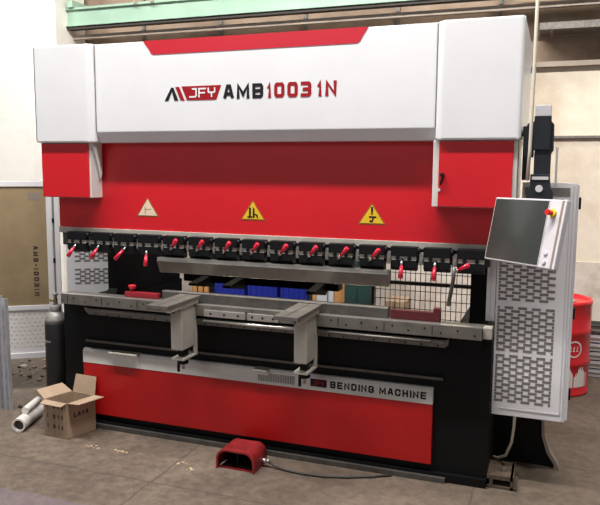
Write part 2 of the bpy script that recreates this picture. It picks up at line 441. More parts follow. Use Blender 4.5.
# white cover: centre
pts = [(-.12,2.835),(-.12,2.232),(-.078,2.160),(.10,2.157),(.85,2.157),(.85,2.835)]
cv = part(MB().prism(pts, 'x', .38, 2.80, 'white_paint', bev=.006), 'top_cover', label='white centre cover with printed logo')
# red trapezoid
def arcp(cx, cz, r, a0, a1, n=5): return [(cx+r*math.cos(a0+(a1-a0)*i/n), cz+r*math.sin(a0+(a1-a0)*i/n)) for i in range(n+1)]
pp = [(.80,2.836)] + arcp(.885,2.778,.035,PI*1.08,PI*1.5) + arcp(2.295,2.778,.035,-PI/2,-PI*.10) + [(2.372,2.836)]
MB().prism(pp, 'y', -.1225, -.119, 'red_trim').build('red_band', None, cv)
y = -.1222
MB().prism([(.962,2.434),(.990,2.434),(1.030,2.520),(1.012,2.520)][:], 'y', y, -.1195, 'text_black').prism([(1.010,2.520),(1.030,2.520),(1.066,2.434),(1.038,2.434)], 'y', y-.0002, -.1195, 'text_black').build('logo_mark', None, cv)
MB().prism([(1.044,2.524),(1.074,2.524),(1.114,2.434),(1.084,2.434)], 'y', y, -.1195, 'text_red').build('logo_mark', None, cv)
MB().prism([(1.092,2.526),(1.386,2.526),(1.350,2.434),(1.132,2.434)], 'y', y, -.1195, 'text_red').build('logo_plate', None, cv)
text_on('lettering', 'JFY', 'white_paint', 1.150, 1.345, 2.450, 2.512, y-.0012, cv, t=.17, gap=.2)
text_on('lettering', 'AMB', 'text_black', 1.402, 1.686, 2.434, 2.528, y, cv, t=.235, gap=.26)
text_on('lettering', '1003', 'text_red', 1.712, 2.012, 2.434, 2.528, y, cv, t=.235, gap=.28)
text_on('lettering', '1N', 'text_red', 2.050, 2.178, 2.434, 2.528, y, cv, t=.235, gap=.3)
# side boxes (upper white)
def sidebox(x0, x1, ch0, ch1):
    pts = [(x0+ch0,-.165),(x1-ch1,-.165),(x1,-.165+max(ch1*.9,.012)),(x1,.85),(x0,.85),(x0,-.165+max(ch0*.9,.012))]
    return MB().prism(pts, 'z', 2.158, 2.838, 'white_paint', bev=.012)
part(MB().box((.400,-.1225,2.235), (.408,-.118,2.83), 'slot_dark'), 'cover_seam'); part(MB().box((2.785,-.1225,2.235), (2.794,-.118,2.83), 'slot_dark'), 'cover_seam'); part(sidebox(-.085,.40,.0,.035), 'cylinder_cover'); part(sidebox(2.795,3.275,.030,.012), 'cylinder_cover')
# lower red doors with white shells
def lowbox(x0, x1, d0, d1, yb):
    o = part(MB().box((x0,-.125,1.766), (x1,yb,2.158), 'white_side', bev=.004), 'cylinder_housing')
    d = MB().box((d0,-.138,1.768), (d1,-.122,2.152), 'red_paint', bev=.004).build('door', None, o)
    return o, d
o1, d1 = lowbox(-.078,.352,-.068,.338,.2)
b = MB(); b.prism([(-.125,2.158),(-.02,2.158),(-.02,1.95),(-.04,1.90)], 'x', .352, .372, 'white_side'); b.build('gusset', None, o1)
o2, d2 = lowbox(2.782,3.262,2.818,3.238,.35)
b = MB(); b.cyl((2.842,-.138,1.955), (2.842,-.150,1.955), .013, seg=14); b.box((2.836,-.160,1.895), (2.848,-.148,1.965), bev=.004, rot=Matrix.Rotation(.25, 3, 'Y')); 
hd = b.build('door_handle', 'black_plastic', d2) if False else b.build('door_handle', 'black_plastic', o2)
MB().cyl((2.823,-.139,1.868), (2.823,-.143,1.868), .010, 'white_paint', seg=12).build('lock', None, o2)

# clamps
def clamp(x):
    w = .165
    b = MB()
    b.box((x,-.075,1.452), (x+w,-.012,1.512), 'black_plastic', bev=.004)
    b.box((x+.006,-.068,1.425), (x+w-.006,-.012,1.455), 'support_grey')
    b.prism([(-.075,1.428),(-.012,1.428),(-.012,1.362),(-.050,1.362),(-.075,1.385)], 'x', x+.003, x+w-.003, 'black_plastic')
    for q in (.045, .118): b.cyl((x+q,-.074,1.441), (x+q,-.066,1.441), .013, 'black_plastic', seg=12)
    b.cyl((x+w+.006,-.06,1.505), (x+w+.006,-.06,1.47), .012, 'black_plastic', seg=10)
    c = b.build('tool_clamp', None, PB)
    return c
def handle(c, p, q):
    p = Vector(p); q = Vector(q)
    b = MB(); b.cyl((p.x,-.07,p.z), (p.x,-.09,p.z), .012, 'black_plastic', seg=12)
    m = p.lerp(q, .3); b.cyl(p, m, .008, 'bright_steel', seg=12); b.cyl(m, q, .010, 'handle_red', r2=.016, seg=14)
    b.cyl(q, q + (q-p).normalized()*.006, .016, 'handle_red', r2=.008, seg=14)
    o = b.build('clamp_handle', None, c); o['label'] = 'red clamp handle'
for i in range(15):
    x = .083 + .2037*i
    c = clamp(x)
    if i in (0, 1): handle(c, (x+.085,-.085,1.42), (x+.045,-.125,1.335))
    elif i == 2: handle(c, (x+.11,-.085,1.42), (x+.05,-.13,1.335))
    elif i == 3: handle(c, (x+.08,-.085,1.40), (x+.088,-.12,1.30))
    elif i <= 11: handle(c, (x+.070,-.085,1.415), (x+.145,-.14,1.492))
    elif i in (12, 13): handle(c, (x+.075,-.085,1.425), (x+.075,-.12,1.325))
    else: handle(c, (x-.01,-.085,1.375), (x+.075,-.135,1.425))
for i in range(14):
    x = .083 + .2037*i + .172; b = MB()
    b.box((x,-.04,1.40), (x+.028,-.012,1.475), 'bright_steel', bev=.002); b.box((x+.006,-.055,1.415), (x+.022,-.038,1.44), 'bright_steel')
    part(b, 'adjusting_wedge')
part(MB().tube([(2.925,-.10,1.40),(2.921,-.10,1.33),(2.908,-.09,1.25),(2.893,-.08,1.165)], .012, 'dark_steel'), 'release_lever')

# support arms
def support(x0):
    b = MB(); b.box((x0,-.30,.765), (x0+.087,-.13,1.075), 'support_grey', bev=.006); b.box((x0+.01,-.26,1.06), (x0+.076,-.1,1.09), 'support_grey')
    s = b.build('support_arm', None, PB)
    b = MB(); b.box((x0-.052,-.515,1.086), (x0+.108,-.075,1.11), 'steel', bev=.003); b.box((x0+.02,-.51,1.11), (x0+.026,-.08,1.1115), 'dark_steel'); b.box((x0+.085,-.49,1.06), (x0+.100,-.10,1.088), 'support_grey')
    b.build('arm_top', None, s)
    MB().cyl((x0+.02,-.299,1.03), (x0+.02,-.306,1.03), .016, 'dark_steel').build('bolt', None, s); MB().cyl((x0+.058,-.299,1.045), (x0+.058,-.307,1.045), .010, 'dark_steel').build('bolt', None, s)
    b = MB(); b.box((x0+.070,-.125,.70), (x0+.088,-.09,1.04), 'support_grey', bev=.003); b.box((x0-.01,-.285,.690), (x0+.088,-.09,.706), 'support_grey', bev=.003); b.box((x0+.01,-.13,.92), (x0+.075,-.098,1.0), 'support_grey')
    b.build('arm_bracket', None, s)
    b = MB(); b.cyl((x0+.042,-.215,.77), (x0+.042,-.215,.615), .010, 'bright_steel'); b.box((x0+.02,-.24,.706), (x0+.066,-.18,.766), 'black_plastic')
    b.build('lift_screw', None, s)
    b = MB(); b.lathe([(.012,.650),(.036,.655),(.040,.666),(.030,.678),(.012,.682)], x0+.042, -.215, 'black_plastic', 18); b.cyl((x0+.018,-.235,.66), (x0+.018,-.235,.60), .010, 'black_plastic')
    b.build('hand_wheel', None, s)
support(1.088); support(1.973)

# machine side details on the right: feet and gusset
b = MB(); b.box((3.153,.03,.0), (3.335,.30,.018), 'rust'); b.box((3.153,.03,.06), (3.31,.27,.085), 'rust'); b.box((3.17,.03,.018), (3.19,.27,.06), 'rust'); b.box((3.295,.03,.0), (3.315,.28,.085), 'rust'); b.cyl((3.25,.12,.0), (3.25,.12,.11), .018, 'rust', seg=8)
part(b, 'foot_bracket', label='rusty foot bracket')
pts = [(3.15,.0),(3.575,.0),(3.565,.03),(3.51,.11),(3.475,.22),(3.46,.45),(3.15,.45)]
b = MB(); b.prism(pts, 'y', .50, .53, 'black_paint')
cv2 = [(3.585,.0),(3.575,.03),(3.52,.115),(3.485,.22),(3.47,.45),(3.455,.45),(3.465,.22),(3.50,.105),(3.55,.03),(3.55,.0)]
b.prism(cv2, 'y', .465, .56, 'pend_brown')
part(b, 'stabilizer_foot')

# right guard
def slots(b, x0, x1, z0, z1, y, k='slot_dark'):
    row = 0; z = z0
    while z < z1-.010:
        x = x0 - (.040 if row % 2 else 0)
        while x < x1:
            a = max(x, x0); e = min(x+.052, x1)
            if e-a > .012: b.box((a,y-.0012,z), (e,y+.001,z+.0165), k)
            x += .080
        z += .0205; row += 1
b = MB().prism([(3.158,.457),(3.590,.457),(3.590,1.915),(3.285,1.915),(3.285,1.74),(3.158,1.74)], 'y', .10, .14, 'guard_paint', bev=.003)
slots(b, 3.172,3.50, 1.19,1.44, .10); slots(b, 3.172,3.505, .87,1.155, .10); slots(b, 3.172,3.505, .545,.85, .10)
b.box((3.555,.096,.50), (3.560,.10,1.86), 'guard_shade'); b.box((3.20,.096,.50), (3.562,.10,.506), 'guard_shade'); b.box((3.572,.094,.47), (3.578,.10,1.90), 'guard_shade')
b.box((3.30,.096,1.84), (3.555,.1005,1.885), 'slot_dark')
GR = part(b, 'side_guard', label='light grey slotted side guard')
b = MB(); b.box((3.590,.10,.47), (3.605,.17,1.905), 'guard_shade', bev=.002); b.build('guard_edge', None, GR)
for z in (.60,1.10,1.76): MB().box((3.605,.105,z), (3.618,.14,z+.07), 'black_plastic', bev=.003).build('hinge', None, GR)
b = MB(); b.box((3.100,.10,1.052), (3.155,.14,1.755), 'guard_paint', bev=.004); b.box((3.122,.097,1.06), (3.127,.10,1.74), 'guard_shade')
part(b, 'guard_post')

# left guard with the opened door, turned 36 degrees
GB = Vector((-.974,.40,0)); ang = math.atan2(.24, .334)
LM = Matrix.Translation(GB) @ Matrix.Rotation(ang, 4, 'Z')
def lpart(mb, name, parent=PB, label=None):
    o = mb.build(name, None, parent, mtx=LM)
    if label: o['label'] = label
    return o
b = MB(); W0, W1 = -.62, .405
b.box((W0,0,1.815), (W1,.035,1.862), 'guard_paint', bev=.003); b.box((W0,0,.735), (W1,.035,.775), 'guard_paint', bev=.003); b.box((W0,0,.30), (W1,.035,.35), 'guard_paint', bev=.003)
b.box((W0,0,.30), (W0+.045,.035,1.862), 'guard_paint', bev=.003); b.box((W1-.045,0,.30), (W1,.035,1.862), 'guard_paint', bev=.003)
b.box((W0,.012,.30), (W1,.022,.745), 'guard_paint')
for i in range(22):
    for j in range(9):
        x = W0+.07+i*.043+(.021 if j % 2 else 0)
        b.box((x,.0105,.40+j*.036), (x+.020,.0125,.418+j*.036), 'wall_plaster')
LG = lpart(b, 'side_guard', label='light grey side guard with tan board window')
b = MB(); b.box((W0+.04,.010,.77), (W1-.04,.020,1.82), 'ply_board'); bd = b.build('board', None, LG, mtx=LM)
b = MB()
b.box((.215,.0085,1.70), (.315,.0098,1.765), 'pend_brown'); b.build('printed_mark', None, LG, mtx=LM)
bs = LM @ Matrix.Translation((.262,.0085,.857)) @ Matrix.Rotation(PI/2, 4, 'Y')
text_on('lettering', 'AMB-10031N', 'print_dark', -.443, .0, -.021, .021, 0, LG, t=.26, gap=.5, basis=bs)
b = MB(); b.box((W1+.005,-.012,.30), (W1+.022,.03,1.86), 'slot_dark'); b.box((W1+.022,-.015,.25), (W1+.062,.04,1.86), 'guard_paint', bev=.003)
lpart(b, 'guard_post')
for z in (.8,1.15,1.5): lpart(MB().box((W1+.002,-.016,z), (W1+.02,-.010,z+.04), 'black_plastic'), 'latch')
for x in (W0, W1-.04): lpart(MB().box((x,.0,0), (x+.04,.035,.30), 'guard_paint'), 'guard_leg')
# second panel seen through the opening
P2 = Vector((-.555,.70,0)); L2 = Matrix.Translation(P2) @ Matrix.Rotation(math.atan2(.28,.44), 4, 'Z')
b = MB(); b.box((0,0,.5), (.50,.03,1.86), 'guard_paint', bev=.003); 
slots(b, .07,.46, .95,1.09, .0); slots(b, .07,.46, 1.15,1.30, .0)
o = b.build('rear_guard', None, PB, mtx=L2)

# back gauge behind the die
b = MB(); b.box((.55,.82,1.035), (1.92,.94,1.12), 'black_paint', bev=.006)
BG = part(b, 'back_gauge')
for x in (.75,1.05,1.75):
    MB().prism([(.55,1.07),(.82,1.10),(.94,1.16),(.94,1.10),(.82,1.0),(.55,1.05)], 'x', x, x+.07, 'black_paint').build('gauge_finger', None, BG)
# rear mesh guard
b = MB()
for i in range(24): b.cyl((2.02+i*.044,1.62,.45), (2.02+i*.044,1.62,1.62), .0035, 'mesh_dark', seg=5)
for i in range(16): b.cyl((2.0,1.625,.47+i*.078), (3.06,1.625,.47+i*.078), .0035, 'mesh_dark', seg=5)
b.box((2.0,1.61,.99), (3.05,1.645,1.02), 'mesh_dark'); b.box((2.0,1.61,.43), (3.06,1.64,.46), 'mesh_dark'); b.box((2.0,1.61,1.61), (3.06,1.64,1.64), 'mesh_dark'); b.box((1.985,1.61,.0), (2.01,1.64,1.64), 'mesh_dark'); b.box((3.04,1.61,0), (3.06,1.64,1.64), 'mesh_dark')
part(b, 'mesh_guard')

# ------------------------------------------------------------------ punch held by the clamps
pts = [(-.075,1.362),(-.035,1.362),(-.030,1.33),(-.045,1.262),(-.055,1.252),(-.105,1.318),(-.105,1.345)]
pts = [(-.088,1.360),(-.035,1.360),(-.030,1.30),(-.052,1.250),(-.060,1.250),(-.098,1.335)]
o = MB().prism(pts, 'x', .862, 2.520, 'punch_steel', bev=.002).box((.864,-.0935,1.350), (2.518,-.087,1.361), 'bright_steel').build('bending_punch')  # bright strip paints the lit bevel along the punch's top edge
recentre(o); tag(o, 'long grey steel bending punch hanging under the row of black clamps', 'tool')

# ------------------------------------------------------------------ control pendant
PC = Vector((3.323,-.45,1.666))
def R(a, bb, c): return Matrix.Rotation(a, 4, 'Z') @ Matrix.Rotation(bb, 4, 'X') @ Matrix.Rotation(c, 4, 'Y')
PM = Matrix.Translation(PC) @ R(-.80, -.205, -.015)
CP = thing('control_pendant', (3.36,-.2,1.85), 'tilted control pendant with dark screen on a black arm', 'control panel')
def pp_(mb, name, label=None):
    o = mb.build(name, None, CP, mtx=PM)
    if label: o['label'] = label
    return o
W, H = .5265, .354
pp_(MB().box((-W/2,.0,-H/2), (W/2,.030,H/2), 'pend_white', bev=.006), 'housing')
xs = W/2 - .114
pp_(MB().box((-W/2+.004,-.004,-H/2+.004), (xs+.004,.0,H/2-.004), 'guard_shade', bev=.0015), 'bezel')
pp_(MB().box((-W/2+.010,-.006,-H/2+.012), (xs,-.0035,H/2-.010), 'screen_glass'), 'screen', 'dark glossy screen')
pp_(MB().box((xs+.086,-.002,-H/2+.004), (xs+.099,.0,H/2-.004), 'pend_brown'), 'control_strip', 'brown strip')
b = MB(); b.cyl((xs+.040,0,.105), (xs+.040,-.012,.105), .021, 'yellow_stop'); b.cyl((xs+.040,-.012,.105), (xs+.040,-.03,.105), .011, 'stop_red'); b.cyl((xs+.040,-.03,.105), (xs+.040,-.045,.105), .015, 'stop_red')
pp_(b, 'emergency_stop', 'red mushroom button on yellow disc')
for z in (-.10, -.145):
    b = MB(); b.cyl((xs+.042,0,z), (xs+.042,-.006,z), .013, 'guard_shade'); b.cyl((xs+.042,-.006,z), (xs+.042,-.009,z), .009, 'pend_white'); pp_(b, 'button')
# arm
b = MB(); b.box((3.345,-.13,2.285), (3.432,-.03,2.350), 'guard_shade', bev=.006); b.build('arm_cap', None, CP)['label'] = 'grey arm cap'
b = MB(); b.box((3.343,-.13,2.10), (3.434,-.03,2.292), 'black_arm', bev=.006)
b.prism([(3.288,2.21),(3.310,2.25),(3.345,2.262),(3.345,2.06),(3.300,2.06),(3.288,2.12)], 'y', -.11, -.04, 'black_arm')
b.prism([(3.433,2.262),(3.450,2.24),(3.452,2.10),(3.434,2.07)], 'y', -.11, -.04, 'black_arm')
b.build('upper_joint', None, CP)
b = MB(); b.box((3.350,-.12,1.93), (3.440,-.03,2.10), 'black_arm', bev=.005); b.box((3.283,-.02,1.93), (3.326,.06,2.235), 'black_arm', bev=.004); b.box((3.283,-.10,2.19), (3.33,-.02,2.235), 'black_arm', bev=.003)
b.box((3.465,-.02,1.90), (3.478,.02,2.12), 'guard_paint', bev=.003)
b.build('lower_link', None, CP)
b = MB(); b.prism([(3.335,1.965),(3.438,1.965),(3.445,1.90),(3.462,1.86),(3.462,1.78),(3.318,1.78),(3.318,1.86),(3.335,1.90)], 'y', -.155, -.03, 'black_arm', bev=.004)
b.box((3.345,-.160,1.935), (3.432,-.150,1.952), 'guard_shade'); b.cyl((3.385,-.155,1.885), (3.385,-.162,1.885), .020, 'pend_white')
b.build('wrist_bracket', None, CP)
MB().cyl((3.385,-.10,1.80), (3.345,-.40,1.72), .03, 'black_arm').build('pivot', None, CP); MB().cyl((3.33,-.02,2.20), (3.28,.03,2.20), .018, 'black_arm').build('pivot', None, CP)

# ------------------------------------------------------------------ hanging cable
o = MB().tube([(3.331,-.175,4.9),(3.331,-.175,2.5),(3.328,-.175,2.1),(3.320,-.165,1.93)], .0095, 'cable_white').build('hanging_cable')
tag(o, 'thin beige cable hanging from above beside the white cover', 'cable')
o = MB().tube([(3.300,.16,.50),(3.296,.17,.36),(3.285,.20,.25),(3.25,.24,.14),(3.20,.28,.10),(3.17,.30,.095)], .009, 'cable_white').build('power_cable')
tag(o, 'white cable drooping from beneath the slotted right guard', 'cable')

# ------------------------------------------------------------------ gas cylinder
gx, gy = -.236, .157
T = thing('gas_cylinder', (gx,gy,0), 'dark gas cylinder with grey shoulder standing at the left machine end', 'gas cylinder')
MB().lathe([(.080,0),(.088,.012),(.089,.03),(.089,.745),(.088,.752)], gx, gy, 'cyl_black', 36).build('body', None, T)
MB().lathe([(.0885,.750),(.084,.785),(.070,.815),(.050,.835),(.040,.842)], gx, gy, 'cyl_grey', 36).build('shoulder', None, T)
MB().lathe([(.040,.840),(.043,.845),(.043,.888),(.036,.892),(.028,.895)], gx, gy, 'cyl_grey', 24).build('neck_ring', None, T)
b = MB(); b.lathe([(.016,.89),(.018,.93),(.013,.95),(.010,.97)], gx, gy, 'brass', 16); b.cyl((gx-.045,gy-.01,.925), (gx,gy,.925), .010, 'brass', seg=12); b.lathe([(.008,.965),(.024,.972),(.024,.985),(.008,.99)], gx, gy, 'cyl_grey', 16)
b.build('valve', None, T)
b = MB(); 
for i in range(4): b.box((gx-.045+i*.016,gy-.0905,.60), (gx-.036+i*.016,gy-.080,.615), 'cyl_grey')
b.build('stamp', None, T)

# ------------------------------------------------------------------ cardboard box
BC = Vector((.208,-.294,0)); a1 = Vector((-.221,.017,0)); a2 = Vector((.070,.237,0))
T = thing('cardboard_box', (.13,-.17,0), 'open brown cardboard box with raised flaps on the floor at the machine corner', 'box')
c0 = BC; c1 = BC+a1; c2 = BC+a1+a2; c3 = BC+a2; hh = .275
def quadslab(b, p, k, th=.004, kin=None):
    p = [Vector(q) for q in p]; n = (p[1]-p[0]).cross(p[3]-p[0]).normalized()*th
    A = [b.bm.verts.new(q) for q in p]; B = [b.bm.verts.new(q+n) for q in p]
    fa = b.bm.faces.new(A[::-1]); fb = b.bm.faces.new(B); fs = [fa, fb]
    for i in range(4): fs.append(b.bm.faces.new([A[i], A[(i+1) % 4], B[(i+1) % 4], B[i]]))
    b._f(fs, k)
    if kin: fb.material_index = b.mi(kin)
up_ = Vector((0,0,hh))
b = MB()
ring = [c0, c3, c2, c1]
for i in range(4):
    p, q = ring[i], ring[(i+1) % 4]
    quadslab(b, [q, p, p+up_, q+up_], 'cardboard', .004, None)
quadslab(b, [c0+Vector((0,0,.002)), c3+Vector((0,0,.002)), c2+Vector((0,0,.002)), c1+Vector((0,0,.002))], 'cardboard_in', .004)
b.build('carton_body', None, T)
def flap(p, q, out, up, ln, ins=.004):
    p = p+up_; q = q+up_; d = (out.normalized()*up[0] + Vector((0,0,1))*up[1]).normalized()*ln
    e = (q-p).normalized()*ins
    b = MB(); quadslab(b, [p+e, q-e, q-e*3+d, p+e*3+d], 'cardboard', .004); b.build('flap', None, T)
o_front = Vector((.96,-.28,0)); n1 = Vector((-.07,-.99,0)); n2 = -n1
flap(c0, c3, Vector((.96,-.28,0)), (.98,.12), .125)         # right, folded out
flap(c1, c0, n1, (.95,-.20), .055)                            # front, short out
flap(c1, c2, Vector((-.96,.28,0)), (.93,.38), .12)           # left, out and up
flap(c3, c2, n2, (.25,.97), .135)                              # rear, upright
fx = (c3-c0).normalized(); bas = Matrix.Translation(c0) @ Matrix.Rotation(math.atan2(fx.y, fx.x), 4, 'Z')
text_on('printed_mark', 'LAVA', 'print_dark', .055, .185, .155, .19, -.0015, T, t=.28, basis=bas)
b = MB()
fx2 = (c0-c1).normalized(); bas2 = Matrix.Translation(c1) @ Matrix.Rotation(math.atan2(fx2.y, fx2.x), 4, 'Z')
for (x, w) in ((.03,.008),(.085,.022),(.135,.01),(.165,.014)):
    b = MB()
    for j in range(6): b.box((x,-.0015,.03+j*.038), (x+w,.001,.03+j*.038+.030), 'roll_dark' if j % 2 else 'pend_brown')
    b.build('printed_stripe', None, T, mtx=bas2)

# ------------------------------------------------------------------ plastic roll
T = thing('film_roll', (-.30,-.1,0), 'white roll lying on the floor behind the cardboard box', 'roll')
p0 = Vector((-.235,-.305,.052)); p1 = Vector((-.345,.04,.052)); 
d = (p1-p0).normalized()
b = MB(); b.cyl(p0, p1, .052, 'roll_white', seg=28, cap=False); b.cyl(p0+d*.002, p1, .040, 'roll_white', seg=28, cap=False)
u = d.cross(Vector((0,0,1))).normalized(); w = u.cross(d)
vo = [b.bm.verts.new(p0+.052*(math.cos(t)*u+math.sin(t)*w)) for t in [2*PI*i/28 for i in range(28)]]
vi = [b.bm.verts.new(p0+.040*(math.cos(t)*u+math.sin(t)*w)) for t in [2*PI*i/28 for i in range(28)]]
fs = [b.bm.faces.new([vo[i], vo[(i+1) % 28], vi[(i+1) % 28], vi[i]]) for i in range(28)]; b._f(fs, 'roll_white')
b.build('roll_body', None, T)
MB().cyl(p0+d*.03, p0+d*.04, .0398, 'roll_dark', seg=28).build('core', None, T)
T = tag(MB().tube([(-.262,-.20,.130),(-.30,-.08,.132),(-.335,.03,.134)], .028, 'roll_white').build('paper_tube'), 'thin white tube lying on top of the wide white roll', 'tube')
T = tag(MB().tube([(-.46,-.02,.012),(-.50,.06,.012),(-.56,.12,.012),(-.62,.13,.012)], .012, 'roll_dark').build('rubber_hose'), 'short dark hose piece on the floor beyond the white roll', 'hose')

# ------------------------------------------------------------------ foot pedal
T = thing('foot_pedal', (1.57,-.25,0), 'red hooded foot pedal on the concrete floor before the machine', 'foot pedal')
px0, px1, py0, py1 = 1.437, 1.712, -.335, -.115
def arch(w0, w1, h, r, inset=0):
    pts = [(w0+inset,0.0),(w0+inset,h-r)] + arcp(w0+r+inset,h-r,r,PI,PI/2,6)[1:] + arcp(w1-r-inset,h-r,r,PI/2,0,6) + [(w1-inset,0)]
    return pts
outer = arch(px0,px1,.138,.07); inner = arch(px0,px1,.126,.062,.011)
b = MB()
def shell(b, outer, inner, ya, yb, k):
    n = len(outer); yb2 = yb
    OA = [b.bm.verts.new((p[0],ya,p[1])) for p in outer]; OB = [b.bm.verts.new((p[0],yb2,p[1])) for p in outer]
    IA = [b.bm.verts.new((p[0],ya,p[1])) for p in inner]; IB = [b.bm.verts.new((p[0],yb2,p[1])) for p in inner]
    fs = []
    for i in range(n-1):
        for q in ((OA[i],OB[i],OB[i+1],OA[i+1]), (IA[i],IA[i+1],IB[i+1],IB[i]), (OA[i],OA[i+1],IA[i+1],IA[i]), (OB[i],IB[i],IB[i+1],OB[i+1])):
            fs.append(b.bm.faces.new(q))
    b._f(fs, k)
shell(b, outer, inner, py0, py1, 'pedal_red')
b.prism(outer, 'y', py1-.012, py1, 'pedal_red')
b.box((px0+.005,py0+.02,.0), (px1-.005,py1,.012), 'pedal_red')
RZ = Matrix.Rotation(-.06, 4, 'Z'); 
b.build('hood', None, T)
b = MB(); b.box((px0+.03,py0+.03,.03), (px0+.115,py1-.03,.042), 'black_plastic', rot=Matrix.Rotation(.18, 3, 'X')); b.box((px0+.155,py0+.03,.03), (px0+.24,py1-.03,.042), 'black_plastic', rot=Matrix.Rotation(.18, 3, 'X')); b.build('treadle', None, T)
MB().box((px0+.13,py0+.05,.01), (px0+.138,py1-.02,.10), 'black_plastic').build('divider', None, T)
MB().cyl((px0+.17,py1-.012,.075), (px0+.17,py1-.03,.075), .012, 'bright_steel', seg=12).build('screw', None, T); MB().cyl((px0+.02,py0+.02,.02), (px0+.06,py0+.05,.05), .006, 'bright_steel', seg=8).build('lever', None, T)
b = MB(); b.cyl((px1,-.20,.045), (px1+.035,-.195,.045), .015, 'bright_steel', seg=14); b.cyl((px1+.03,-.195,.045), (px1+.05,-.19,.042), .011, 'bright_steel', seg=14); b.build('cable_gland', None, T)
b = MB(); b.tube([(px1+.04,-.193,.044),(1.80,-.20,.02),(1.88,-.215,.009),(2.0,-.225,.009),(2.15,-.215,.009),(2.3,-.17,.009),(2.45,-.10,.009),(2.56,-.035,.009)], .0075, 'cable_dark'); b.build('cable', None, T)

# ------------------------------------------------------------------ floor litter
b = MB()
for cx, cy, n, sx in ((.43,-.33,9,.05), (.66,-.33,9,.06), (1.17,-.36,6,.03), (1.28,-.42,5,.03)):
    for i in range(n):
        x = cx+random.uniform(-sx,sx)+i*.004; y = cy+random.uniform(-.02,.02); s = random.uniform(.004,.011)
        b.box((x,y,0), (x+s*2,y+s,.003), 'scrap', rot=Matrix.Rotation(random.uniform(0,3), 3, 'Z'))
tag(b.build('wood_shavings'), 'pale yellowish shavings scattered on the concrete floor', 'scraps', kind='stuff')
b = MB()
for i in range(70):
    x = random.uniform(-1.6,-.5); y = random.uniform(.75,1.5); s = random.uniform(.008,.035)
    b.box((x,y,0), (x+s*1.6,y+s,s*.6), random.choice(['rust','wall_stone','cardboard']), rot=Matrix.Rotation(random.uniform(0,3), 3, 'Z'))
tag(b.build('rubble'), 'small rubble scattered on the floor behind the left guard', 'rubble', kind='stuff')

# ------------------------------------------------------------------ metal profiles at the left edge
def uprofile(x, y, w, h, lean):
    b = MB(); t = .004
    b.box((x,y,0), (x+w,y+t,h), 'profile_grey'); b.box((x,y-.03,0), (x+t,y,h), 'profile_grey'); b.box((x+w-t,y-.03,0), (x+w,y,h), 'profile_grey')
    b.bm.transform(Matrix.Translation((x,y,0)) @ Matrix.Rotation(lean, 4, 'Y') @ Matrix.Translation((-x,-y,0)))
    return recentre(b.build('metal_profile'))
for x, y, w, h, ln, lb in ((-.675,.06,.055,.93,-.010,'steel profile nearest the gas cylinder, of those upright at the left edge'),
                           (-.745,.08,.05,.945,-.006,'middle one of the upright steel profiles at the left edge'),
                           (-.82,.10,.055,.955,-.004,'upright steel profile farthest from the gas cylinder at the left edge')):
    tag(uprofile(x, y, w, h, ln), lb, 'metal profile', 'steel profiles standing at the left edge')

# ------------------------------------------------------------------ red steel drum
dx, dy, dr = 3.545, 2.35, .285
T = thing('steel_drum', (dx,dy,0), 'red steel drum standing behind the slotted right guard', 'drum')
prof = [(dr-.01,0),(dr+.006,.004),(dr+.006,.02),(dr,.03)]
for zz in (.29,.57): prof += [(dr,zz-.02),(dr+.012,zz),(dr,zz+.02)]
prof += [(dr,.80),(dr+.006,.812),(dr+.008,.832),(dr,.845),(dr-.012,.845),(dr-.014,.822)]
MB().lathe(prof, dx, dy, 'drum_red', 48).build('shell', None, T)
MB().cyl((dx+.12,dy-.08,.822), (dx+.12,dy-.08,.84), .03, 'bright_steel', seg=16).build('bung', None, T)
def ondrum(b, pts, k):   # pts (angle, z) polygon on the shell, fan strips
    V = [b.bm.verts.new((dx+(dr+.002)*math.cos(a), dy+(dr+.002)*math.sin(a), z)) for a, z in pts]
    f = b.bm.faces.new(V); b._f([f], k)
# ring logo
b = MB(); ac = -1.02; zc = .43
N = 28
for i in range(N):
    t0 = 2*PI*i/N; t1 = 2*PI*(i+1)/N
    def pt(t, r): return (ac + r*math.cos(t)/dr, zc + r*math.sin(t))
    ondrum(b, [pt(t0,.075), pt(t1,.075), pt(t1,.062), pt(t0,.062)], 'drum_print')
for i, (u0, w) in enumerate(((-.045,.02),(-.015,.02),(.018,.02))):
    ondrum(b, [(ac+(u0)/dr,zc-.02),(ac+(u0+.008)/dr,zc-.02),(ac+(u0+.018)/dr,zc+.025),(ac+(u0+.010)/dr,zc+.025)], 'drum_print')
    ondrum(b, [(ac+(u0)/dr,zc-.02),(ac+(u0+w)/dr,zc-.02),(ac+(u0+w)/dr,zc-.012),(ac+(u0)/dr,zc-.012)], 'drum_print')
b.build('round_logo', None, T)
b = MB(); random.seed(3); a = -1.75
while a < -.45:
    h = .09+.07*abs(math.sin(a*6.3))+random.uniform(0,.03); ondrum(b, [(a,.085),(a+.05,.085),(a+.05,.085+h*random.uniform(.7,1)),(a,.085+h)], 'drum_print'); a += .05
    if random.random() < .3: a += .035
b.build('printed_band', None, T)

